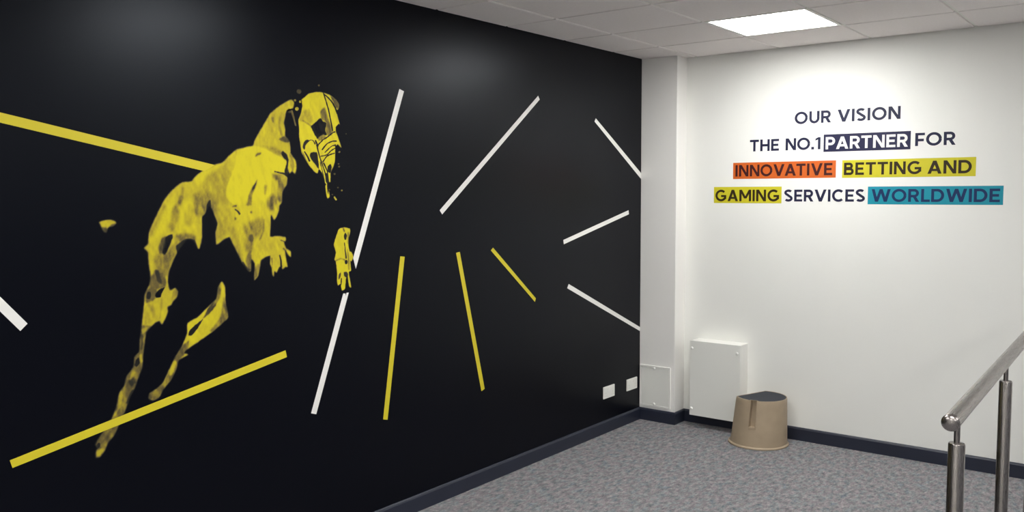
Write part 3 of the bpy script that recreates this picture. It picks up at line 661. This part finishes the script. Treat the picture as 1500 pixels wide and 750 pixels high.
def print_part(name, silhouettes, shades, parent, STEP):      # STEP: millimetres between print samples
    allp = np.vstack([np.array(s[3], float) for s in silhouettes])
    lo, hi = allp.min(0) - 16, allp.max(0) + 16
    gy = np.arange(lo[0], hi[0], STEP)
    gz = np.arange(lo[1], hi[1], STEP)
    Y, Z = np.meshgrid(gy, gz, indexing='ij')
    fur = (value_noise(Y, Z, 9, 14, 3) - 0.5) * 4.0 + (value_noise(Y, Z, 5, 6, 4) - 0.5) * 2.5
    A = np.zeros(Y.shape)
    T = np.zeros(Y.shape)
    for _, tone, fe, pts in silhouettes:
        poly = catmull(pts)
        b0, b1 = poly.min(0) - fe - 4, poly.max(0) + fe + 4
        i0, i1 = np.searchsorted(gy, [b0[0], b1[0]])
        j0, j1 = np.searchsorted(gz, [b0[1], b1[1]])
        s = np.s_[i0:i1, j0:j1]
        d = signed_distance(poly, Y[s], Z[s]) + fur[s] * 0.4
        fe *= 1.4
        m = smooth01((d + fe * 0.5) / fe)
        T[s] = np.where(m > A[s], tone, T[s])
        A[s] = np.maximum(A[s], m)
    T[T == 0] = silhouettes[0][1]
    for _, tone, fe, pts in shades:
        fe = max(10.0, fe * 1.9) if tone >= 0.35 else fe * 1.5
        poly = catmull(pts)
        b0, b1 = poly.min(0) - fe - 4, poly.max(0) + fe + 4
        i0, i1 = np.searchsorted(gy, [b0[0], b1[0]])
        j0, j1 = np.searchsorted(gz, [b0[1], b1[1]])
        if i1 <= i0 or j1 <= j0:
            continue
        s = np.s_[i0:i1, j0:j1]
        d = signed_distance(poly, Y[s], Z[s]) + fur[s] * min(0.6, fe * 0.1)
        m = smooth01((d + fe * 0.5) / fe)
        T[s] = T[s] * (1 - m) + tone * m
    # mottled coat: streaks that are strongest in the half tones
    n = 0.55 * value_noise(Y + 0.4 * Z, Z, 16, 42, 5) + 0.3 * value_noise(Y, Z, 8, 16, 6) + 0.15 * value_noise(Y, Z, 4, 5, 7)
    amp = 0.17 + 0.5 * np.clip(1 - np.abs(T - 0.6) / 0.35, 0, 1)
    T = np.clip(T + (n - 0.52) * amp, 0, 1)
    tone = A * T
    keep = tone > 0.035
    cell = keep[:-1, :-1] | keep[1:, :-1] | keep[:-1, 1:] | keep[1:, 1:]
    ids = -np.ones(Y.shape, int)
    used = np.zeros(Y.shape, bool)
    used[:-1, :-1] |= cell
    used[1:, :-1] |= cell
    used[:-1, 1:] |= cell
    used[1:, 1:] |= cell
    ids[used] = np.arange(used.sum())
    co = np.stack([np.full(used.sum(), 0.0003), Y[used] / 1000, Z[used] / 1000], 1)
    ci, cj = np.nonzero(cell)
    quads = np.stack([ids[ci, cj], ids[ci + 1, cj], ids[ci + 1, cj + 1], ids[ci, cj + 1]], 1)
    me = bpy.data.meshes.new(name)
    me.from_pydata(co.tolist(), [], quads.tolist())
    a = me.attributes.new('tone', 'FLOAT', 'POINT')
    a.data.foreach_set('value', tone[used].astype(np.float32))
    me.update()
    return obj(name, me, M['print'], parent)

dog = thing('greyhound_decal', 'yellow and black photo print of a leaping muzzled greyhound on the black wall', 'wall graphic', (0, -3.6, 0.7))
N_SIL = {'body': 2, 'hind_leg': 1, 'forepaw': 1, 'tail_tip': 1, 'head': 1, 'specks': 99}
PART_NAME = {'body': 'body', 'hind_leg': 'hind_leg', 'forepaw': 'forepaw', 'tail_tip': 'tail_tip', 'head': 'head', 'specks': 'muzzle_highlights'}
PART_LABEL = {'body': 'yellow greyhound body with pale racing jacket', 'hind_leg': 'second hind leg of the greyhound print',
              'forepaw': 'detached-looking front paw of the greyhound print', 'tail_tip': 'small yellow tail tip',
              'head': 'greyhound head in a wire muzzle', 'specks': 'small highlights on the strap and muzzle'}
for key in N_SIL:
    ent = [d for d in DOG if d[0] == key]
    k = N_SIL[key]
    p = print_part(PART_NAME[key], ent[:k], ent[k:], dog, {'head': 1.6, 'specks': 1.6, 'forepaw': 1.8}.get(key, 3.2))
    p.matrix_parent_inverse = Matrix.Translation((0, 3.6, -0.7))
    p['label'] = PART_LABEL[key]
    if key == 'specks':
        p['kind'] = 'stuff'      # a few millimetres each

# ------------------------------------------------------------------ straight stripes on the black wall
def stripe(polys, material, label, top=0.0007):
    bm = bmesh.new()
    for pts in polys:
        add_prism(bm, [(y / 1000, z / 1000) for y, z in pts], 'x', 0.0003, top)
    o = obj('stripe_decal', bm, M[material])
    return tag(o, label, 'stripe', 'stripes radiating across the black wall')

stripe([[(-5100, 1997), (-4485, 1249), (-4510, 1226), (-5125, 1974)]], 'white_vinyl', 'white stripe at the left edge, below the long upper yellow stripe')
stripe([[(-5250, 2117), (-3722, 1820), (-3771, 1794), (-5250, 2083)]], 'yellow_vinyl', 'long yellow stripe running to the back of the greyhound', 0.0014)
stripe([[(-4564, 779), (-3386, 993), (-3379, 961), (-4556, 750)]], 'yellow_vinyl', 'long low yellow stripe crossing the greyhound hind legs', 0.0014)
stripe([[(-2641, 2230), (-2609, 2221), (-2956, 1332), (-2972, 1386)],
        [(-3039, 1219), (-3025, 1217), (-3024, 1204), (-3018, 1220), (-3004, 1220), (-3218, 664), (-3248, 675)]],
       'white_vinyl', 'longest white stripe, steep and broken by the greyhound front paw')
stripe([[(-2651, 1375), (-2619, 1371), (-2758, 540), (-2789, 549)]], 'yellow_vinyl', 'nearly upright yellow stripe just right of the longest white stripe')
stripe([[(-2217, 1368), (-2186, 1372), (-1976, 559), (-2006, 550)]], 'yellow_vinyl', 'steep yellow stripe leaning left at its top, middle of the three right of the paw')
stripe([[(-1912, 1365), (-1891, 1380), (-1469, 1040), (-1479, 1019)]], 'yellow_vinyl', 'short diagonal yellow stripe, shortest of the yellow ones')
stripe([[(-1441, 2297), (-1425, 2275), (-2328, 1584), (-2348, 1607)]], 'white_vinyl', 'white diagonal stripe rising right at the upper middle of the black wall')
stripe([[(-777, 2202), (-CD * 1000, 1841), (-CD * 1000, 1798), (-793, 2179)]], 'white_vinyl', 'white stripe falling to the pillar at the upper right of the black wall')
stripe([[(-332, 1570), (-326, 1541), (-1159, 1364), (-1166, 1392)]], 'white_vinyl', 'short gently rising white stripe ending just short of the pillar')
stripe([[(-1103, 1099), (-CD * 1000, 694), (-CD * 1000, 664), (-1121, 1073)]], 'white_vinyl', 'white stripe falling to the pillar above the wall sockets')

# ------------------------------------------------------------------ lettering on the white wall
WT = 0.197     # stroke weight relative to cap height
def strip(path, w=WT):
    P = [Vector(p) for p in path]
    L, R = [], []
    for i in range(len(P)):
        t = (P[min(i + 1, len(P) - 1)] - P[max(i - 1, 0)]).normalized()
        n = Vector((-t.y, t.x)) * (w / 2)
        L.append(P[i] + n)
        R.append(P[i] - n)
    return [[tuple(L[i]), tuple(R[i]), tuple(R[i + 1]), tuple(L[i + 1])] for i in range(len(P) - 1)]
def rect(x0, y0, x1, y1):
    return [[(x0, y0), (x1, y0), (x1, y1), (x0, y1)]]
def diag(xa, ya, xb, yb, wh):
    """leaning stroke cut level at both ends; xa, xb are left edges"""
    return [[(xa, ya), (xa + wh, ya), (xb + wh, yb), (xb, yb)]]
def arc(cx, cy, rx, ry, a0, a1, n=20):
    return [(cx + rx * math.cos(math.radians(a0 + (a1 - a0) * i / n)), cy + ry * math.sin(math.radians(a0 + (a1 - a0) * i / n))) for i in range(n + 1)]
h = WT / 2
def bowl(x0, x1, y0, y1):
    """a D-shaped stroke from a stem at x0, outer extents y0..y1, reaching x1"""
    ry = (y1 - y0) / 2 - h
    rx = min(ry, x1 - x0 - h)
    xc = x1 - h - rx
    return strip([(x0, y1 - h)] + arc(xc, (y0 + y1) / 2, rx, ry, 90, -90) + [(x0, y0 + h)])
def glyph(ch):
    if ch == 'O':
        return strip(arc(0.52, 0.5, 0.52 - h, 0.515 - h, 0, 360, 36)), 1.04
    if ch == 'C':
        return strip(arc(0.50, 0.5, 0.50 - h, 0.515 - h, 46, 314, 28)), 0.90
    if ch == 'G':
        return strip(arc(0.52, 0.5, 0.52 - h, 0.515 - h, 46, 338, 30)) + rect(0.52, 0.36, 0.99, 0.36 + WT * 0.92) + rect(0.80, 0.18, 0.99, 0.50), 0.99
    if ch == 'U':
        return strip([(h, 1.0), (h, 0.42)] + arc(0.40, 0.40, 0.40 - h, 0.41 - h, 180, 360) + [(0.80 - h, 0.42), (0.80 - h, 1.0)]), 0.80
    if ch == 'R':
        return rect(0, 0, WT, 1) + bowl(h, 0.74, 0.35, 1.0) + diag(0.54, 0.0, 0.30, 0.42, WT * 1.2), 0.77
    if ch == 'P':
        return rect(0, 0, WT, 1) + bowl(h, 0.74, 0.33, 1.0), 0.74
    if ch == 'B':
        return rect(0, 0, WT, 1) + bowl(h, 0.69, 0.46, 1.0) + bowl(h, 0.76, 0.0, 0.58), 0.76
    if ch == 'D':
        return rect(0, 0, WT, 1) + strip([(h, 1 - h)] + arc(0.40, 0.5, 0.47 - h, 0.5 - h, 90, -90, 24) + [(h, h)]), 0.87
    if ch == 'V':
        return diag(0.36, 0, 0, 1, WT * 1.16) + diag(0.36, 0, 0.72, 1, WT * 1.16), 0.94
    if ch == 'A':
        return diag(0, 0, 0.36, 1, WT * 1.16) + diag(0.72, 0, 0.36, 1, WT * 1.16) + rect(0.2, 0.20, 0.74, 0.20 + WT * 0.9), 0.94
    if ch == 'W':
        return diag(0.26, 0, 0, 1, WT * 1.1) + diag(0.26, 0, 0.58, 1, WT * 1.1) + diag(0.90, 0, 0.58, 1, WT * 1.1) + diag(0.90, 0, 1.16, 1, WT * 1.1), 1.37
    if ch == 'M':
        return rect(0, 0, WT, 1) + rect(0.85, 0, 1.04, 1) + diag(0.42, 0.24, 0.0, 1, WT * 1.12) + diag(0.42, 0.24, 0.83, 1, WT * 1.12), 1.04
    if ch == 'N':
        return rect(0, 0, WT, 1) + rect(0.66, 0, 0.85, 1) + diag(0.63, 0, 0.0, 1, WT * 1.2), 0.85
    if ch == 'I':
        return rect(0, 0, WT, 1), WT
    if ch == 'H':
        return rect(0, 0, WT, 1) + rect(0.61, 0, 0.80, 1) + rect(0, 0.5 - h, 0.8, 0.5 + h), 0.80
    if ch == 'T':
        return rect(0.29, 0, 0.29 + WT, 1) + rect(0, 1 - WT * 0.95, 0.77, 1), 0.77
    if ch == 'E':
        return rect(0, 0, WT, 1) + rect(0, 0, 0.66, WT * 0.95) + rect(0, 0.5 - h * 0.95, 0.60, 0.5 + h * 0.95) + rect(0, 1 - WT * 0.95, 0.66, 1), 0.66
    if ch == 'F':
        return rect(0, 0, WT, 1) + rect(0, 0.45 - h, 0.58, 0.45 + h) + rect(0, 1 - WT * 0.95, 0.64, 1), 0.64
    if ch == 'L':
        return rect(0, 0, WT, 1) + rect(0, 0, 0.60, WT * 0.95), 0.60
    if ch == '1':
        return rect(0.20, 0, 0.20 + WT, 1) + [[(0.0, 0.72), (0.0, 0.88), (0.22, 1.0), (0.22, 0.82)]], 0.39
    if ch == '.':
        return rect(0, 0, WT * 1.1, WT * 1.1), WT * 1.1
    if ch == 'S':
        top = arc(0.345, 0.745, 0.345 - h, 0.27 - h, 32, 240, 20)
        bot = arc(0.345, 0.262, 0.355 - h, 0.277 - h, 60, -148, 20)
        return strip(top + bot), 0.70
    raise KeyError(ch)

ROOT = (1.42, -0.0003, 1.62)
sign = thing('vision_lettering', 'vinyl lettering in navy, orange, yellow and teal reading OUR VISION on the white wall', 'wall lettering', ROOT)
def word(text, x0, x1, z0, material, parent, y_back, cap=0.080, gap=0.125):
    items, x = [], 0.0
    for i, ch in enumerate(text):
        polys, w = glyph(ch)
        if i:
            pair = text[i - 1] + ch
            g = gap
            if pair in ('AV', 'VA', 'AT', 'TA', 'LD', 'RT', 'FO', 'PA', 'OV', 'WO', 'RV', 'NO'):
                g = gap * (0.25 if pair in ('AV', 'VA', 'AT', 'TA') else 0.7)
            if ch == '.' or text[i - 1] == '.':
                g = gap * 0.8
            x += g
        items.append((polys, x))
        x += w
    s = (x1 - x0) / x
    bm = bmesh.new()
    for polys, ox in items:
        for k, pl in enumerate(polys):      # pieces of a letter differ by microns so none are coplanar
            add_prism(bm, [(x0 + (px + ox) * s - ROOT[0], z0 + pz * cap - ROOT[2]) for px, pz in pl], 'y', y_back, y_back - 0.0006 - 0.000004 * k)
    o = obj('word', bm, M[material], parent)
    return o
def block(x0, x1, z0, z1, material):
    return obj('highlight_block', box(x0 - ROOT[0], x1 - ROOT[0], -0.0006, 0.0, z0 - ROOT[2], z1 - ROOT[2]), M[material], sign)
ROW = (2.152, 1.979, 1.806, 1.633)
word('OUR', 1.086, 1.327, ROW[0], 'navy', sign, 0.0)
word('VISION', 1.369, 1.756, ROW[0], 'navy', sign, 0.0)
word('THE', 0.774, 0.981, ROW[1], 'navy', sign, 0.0)
word('NO.1', 1.027, 1.261, ROW[1], 'navy', sign, 0.0)
b_ = block(1.2825, 1.8195, 1.9605, 2.0740, 'navy_block'); b_['label'] = 'navy block behind white lettering'
word('PARTNER', 1.296, 1.804, ROW[1] - 0.002, 'white_vinyl', b_, -0.0006)
word('FOR', 1.846, 2.074, ROW[1], 'navy', sign, 0.0)
b_ = block(0.653, 1.366, 1.790, 1.9035, 'orange'); b_['label'] = 'orange block behind dark lettering'
word('INNOVATIVE', 0.671, 1.343, ROW[2] + 0.001, 'text_on_orange', b_, -0.0006)
b_ = block(1.406, 2.189, 1.788, 1.9025, 'yellow_block'); b_['label'] = 'wide yellow block behind dark lettering'
word('BETTING', 1.418, 1.886, ROW[2], 'text_on_yellow', b_, -0.0006)
word('AND', 1.922, 2.167, ROW[2], 'text_on_yellow', b_, -0.0006)
b_ = block(0.510, 1.005, 1.6205, 1.7345, 'yellow_block'); b_['label'] = 'small yellow block behind dark lettering'
word('GAMING', 0.522, 0.988, ROW[3] + 0.001, 'text_on_yellow', b_, -0.0006)
word('SERVICES', 1.024, 1.554, ROW[3], 'navy', sign, 0.0)
b_ = block(1.5715, 2.339, 1.6165, 1.7300, 'teal'); b_['label'] = 'teal block behind dark blue lettering'
word('WORLDWIDE', 1.595, 2.322, ROW[3], 'text_on_teal', b_, -0.0006)

# ------------------------------------------------------------------ wall boxes
def fixing(parent, x, y, z, r=0.011):
    bm = bmesh.new()
    lathe(bm, [(0, -0.006), (r * 0.6, -0.006), (r * 0.9, -0.004), (r, 0.0)], 16, 'y', (x, y, z))
    return obj('fixing_cap', bm, M['screw'], parent, True)

cab = thing('service_cabinet', 'white metal service cabinet mounted low on the white wall behind the stool', 'cabinet', (0.5955, 0.0, 0.0885))
cx0, cx1, cd, cz0, cz1 = 0.405, 0.786, 0.140, 0.0895, 0.634
dx, dz = -0.5955, -0.0885
obj('body', box(cx0 + 0.003 + dx, cx1 - 0.003 + dx, -cd + 0.004, 0.0, cz0 + 0.002 + dz, cz1 - 0.002 + dz, 0.002, 1), M['panel_side'], cab)
obj('front_cover', box(cx0 + dx, cx1 + dx, -cd - 0.002, -cd + 0.0035, cz0 + dz, cz1 + dz, 0.002, 2), M['panel'], cab)
for fx, fz in ((0.421, 0.579), (0.762, 0.576), (0.421, 0.139), (0.762, 0.139)):
    fixing(cab, fx + dx, -cd - 0.002, fz + dz)

acc = thing('access_panel', 'small flush white access panel at the foot of the pillar', 'access panel', (0.131, -CD, 0.108))
bm = bmesh.new()
px0, px1, pz0, pz1 = 0.006 - 0.131, 0.259 - 0.131, 0.109 - 0.108, 0.416 - 0.108
fw_ = 0.012
for q in ((px0, px1, pz0, pz0 + fw_), (px0, px1, pz1 - fw_, pz1), (px0, px0 + fw_, pz0 + fw_, pz1 - fw_), (px1 - fw_, px1, pz0 + fw_, pz1 - fw_)):
    add_box(bm, q[0], q[1], -0.009, 0.0, q[2], q[3])
obj('frame', bm, M['screw'], acc)
obj('cover', box(px0 + fw_ + 0.0015, px1 - fw_ - 0.0015, -0.0065, 0.0, pz0 + fw_ + 0.0015, pz1 - fw_ - 0.0015), M['panel'], acc)
for fz in (0.397, 0.130):
    fixing(acc, 0.127 - 0.131, -0.0065, fz - 0.108, 0.0105)

def outlet(label, yc, zc):
    t = thing('wall_socket', label, 'wall socket', (0.0, yc, zc), 0, 'white double outlets on the black wall')
    obj('faceplate', box(0.0, 0.009, -0.0745, 0.0745, -0.043, 0.043, 0.0035, 3), M['socket'], t)
    for s in (-1, 1):
        obj('rocker_switch', box(0.0085, 0.0120, s * 0.018 - 0.008, s * 0.018 + 0.008, 0.012, 0.030, 0.001, 1), M['socket'], t)
        bm = bmesh.new()
        for (ay, az, w_, h_) in ((0, -0.004, 0.0035, 0.008), (-0.011, -0.024, 0.007, 0.0035), (0.011, -0.024, 0.007, 0.0035)):
            add_box(bm, 0.0086, 0.0093, s * 0.046 + ay - w_ / 2, s * 0.046 + ay + w_ / 2, az - h_ / 2, az + h_ / 2)
        obj('pin_slots', bm, M['socket_dark'], t)
    return t
outlet('white double wall socket further from the pillar', -0.600, 0.288)
outlet('white double wall socket right beside the pillar', -0.277, 0.286)

# ------------------------------------------------------------------ beige half-round step stool
stool = thing('step_stool', 'beige plastic half-round step stool with dark top in front of the white wall', 'stool', (0.957, -0.222, 0.0))
SH = 0.322
def d_radius(R, cut, a, cut_dir):
    """distance to the outline of a disc of radius R cut by a chord at distance cut in direction cut_dir"""
    c = math.cos(a - cut_dir)
    return min(R, cut / c) if c > 1e-6 else R
CUT = math.radians(160)
SLOT = math.radians(-84.5)
def stool_point(a, z, off=0.0):
    t = max(0.0, min(1.0, z / SH))
    ct = Vector((0.016 * t, 0.004 * t))
    rt = d_radius(0.168, 0.090, a, CUT)
    rb = d_radius(0.190, 0.165, a, CUT)
    r = rb * (1 - t) + rt * t + off
    return (ct.x + r * math.cos(a), ct.y + r * math.sin(a), z)
angs = [SLOT + math.radians(v) for v in (-11.0, -9.4, -8.4, -8.0, -6.5, -6.4, 6.4, 6.5, 8.0, 8.4, 9.4, 11.0)]
na = 72
for i in range(na):
    a = SLOT + math.radians(11) + (2 * math.pi - math.radians(22)) * (i + 0.5) / na
    angs.append(a)
for s in (-1, 1):      # exact chord corners
    angs.append((CUT + s * math.acos(0.090 / 0.168)))
angs = sorted({round((a + math.pi) % (2 * math.pi) - math.pi, 6) for a in angs})
zs = [0.0, 0.003, 0.009, 0.012, 0.016, 0.070, 0.134, 0.136, 0.145, 0.146, 0.19, 0.24, 0.298, 0.312, 0.319, SH]
def stool_off(a, z):
    d = abs(math.degrees((a - SLOT + math.pi) % (2 * math.pi) - math.pi))
    if z <= 0.0125:                          # flared, rounded foot rim
        return 0.010 if 0.001 < z < 0.011 else 0.007
    o = 0.0
    if z >= 0.319:
        o = -0.002
    if d <= 6.41 and z >= 0.1459 and z <= 0.313:
        return -0.030                        # finger slot
    if d <= 8.01 and z >= 0.1359:
        o = 0.004                            # raised lip around the slot
    return o
bm = bmesh.new()
rings = [[bm.verts.new(stool_point(a, z, stool_off(a, z))) for a in angs] for z in zs]
def slot_gap(a):
    return abs(math.degrees((a - SLOT + math.pi) % (2 * math.pi) - math.pi))
for ring in rings[-3:]:                      # the rim arches up over the slot
    for v, a in zip(ring, angs):
        v.co.z += 0.006 * max(0.0, min(1.0, (11.0 - slot_gap(a)) / 4.0))
rim_in = [bm.verts.new(stool_point(a, SH, -0.006 - 0.010 * (slot_gap(a) < 9))) for a in angs]
rim_lo = [bm.verts.new((v.co.x, v.co.y, SH - 0.012)) for v in rim_in]
base_in = [bm.verts.new(stool_point(a, 0.0, -0.006)) for a in angs]
seq = [base_in] + rings + [rim_in, rim_lo]
n = len(angs)
for A, B in zip(seq, seq[1:]):
    for i in range(n):
        j = (i + 1) % n
        bm.faces.new((A[i], A[j], B[j], B[i]))
bmesh.ops.recalc_face_normals(bm, faces=bm.faces)
smooth_by_angle(obj('body', bm, M['stool'], stool), 30)
bm = bmesh.new()
top = [bm.verts.new(stool_point(a, SH, -0.0062 - 0.010 * (slot_gap(a) < 9))[:2] + (SH - 0.002,)) for a in angs]
low = [bm.verts.new((v.co.x, v.co.y, SH - 0.012)) for v in top]
bm.faces.new(top)
bm.faces.new(low[::-1])
for i in range(n):
    j = (i + 1) % n
    bm.faces.new((top[i], low[i], low[j], top[j]))
bmesh.ops.recalc_face_normals(bm, faces=bm.faces)
obj('top_mat', bm, M['mat_top'], stool)['label'] = 'dark navy rubber mat on the stool top'

# ------------------------------------------------------------------ stainless handrail
def rail_x(y):
    return 2.735 - 0.024 * (y + 3.28)
RY0, RY1, RZ, RR = -3.382, -0.36, 1.100, 0.0222
rail = thing('handrail', 'brushed stainless steel handrail on round posts at the right edge', 'handrail', (rail_x(-3.28), -3.28, 0.0))
def to_local(v):
    return Vector(v) - Vector((rail_x(-3.28), -3.28, 0.0))
# top tube with a domed end cap
L = math.hypot(RY1 - RY0, rail_x(RY1) - rail_x(RY0))
bm = bmesh.new()
lathe(bm, [(0, 0.0), (RR, 0.0), (RR, L), (0, L)], 40, 'z')
tube = smooth_by_angle(obj('rail_tube', bm, M['steel'], rail), 40)
axis = Vector((rail_x(RY1) - rail_x(RY0), RY1 - RY0, 0)).normalized()
rot = axis.to_track_quat('Z', 'Y')
tube.rotation_mode = 'QUATERNION'
tube.rotation_quaternion = rot
tube.location = to_local((rail_x(RY0), RY0, RZ))
for end, y in ((-1, RY0), (1, RY1)):
    bm = bmesh.new()
    prof = [(RR + 0.0006, 0.010), (RR + 0.0006, 0.0)] + [(RR * math.cos(t), -RR * 0.55 * math.sin(t)) for t in [math.pi / 2 * k / 8 for k in range(1, 8)]] + [(0, -RR * 0.55)]
    lathe(bm, prof, 40, 'z')
    cap = smooth_by_angle(obj('end_cap', bm, M['steel'], rail), 40)
    cap.rotation_mode = 'QUATERNION'
    cap.rotation_quaternion = (axis if end < 0 else -axis).to_track_quat('Z', 'Y')
    cap.location = to_local((rail_x(y), y, RZ))
for y in (-3.28, -2.325, -1.385, -0.46):
    x = rail_x(y)
    loc = to_local((x, y, 0))
    bm = bmesh.new()
    pr = 0.0212
    lathe(bm, [(0, 0.0), (pr, 0.0), (pr, 1.0185), (pr - 0.002, 1.0225), (0.010, 1.0235), (0, 1.0235)], 36, 'z')
    post = smooth_by_angle(obj('post', bm, M['steel'], rail), 40)
    post.location = loc
    bm = bmesh.new()
    lathe(bm, [(0.0078, 1.020), (0.0078, RZ - RR + 0.004)], 20, 'z')
    pin = obj('pin', bm, M['steel'], post, True)
    bm = bmesh.new()
    lathe(bm, [(0.052, 0.0), (0.052, 0.005), (0.046, 0.009), (pr + 0.002, 0.009)], 36, 'z')
    smooth_by_angle(obj('base_flange', bm, M['steel'], post), 40)
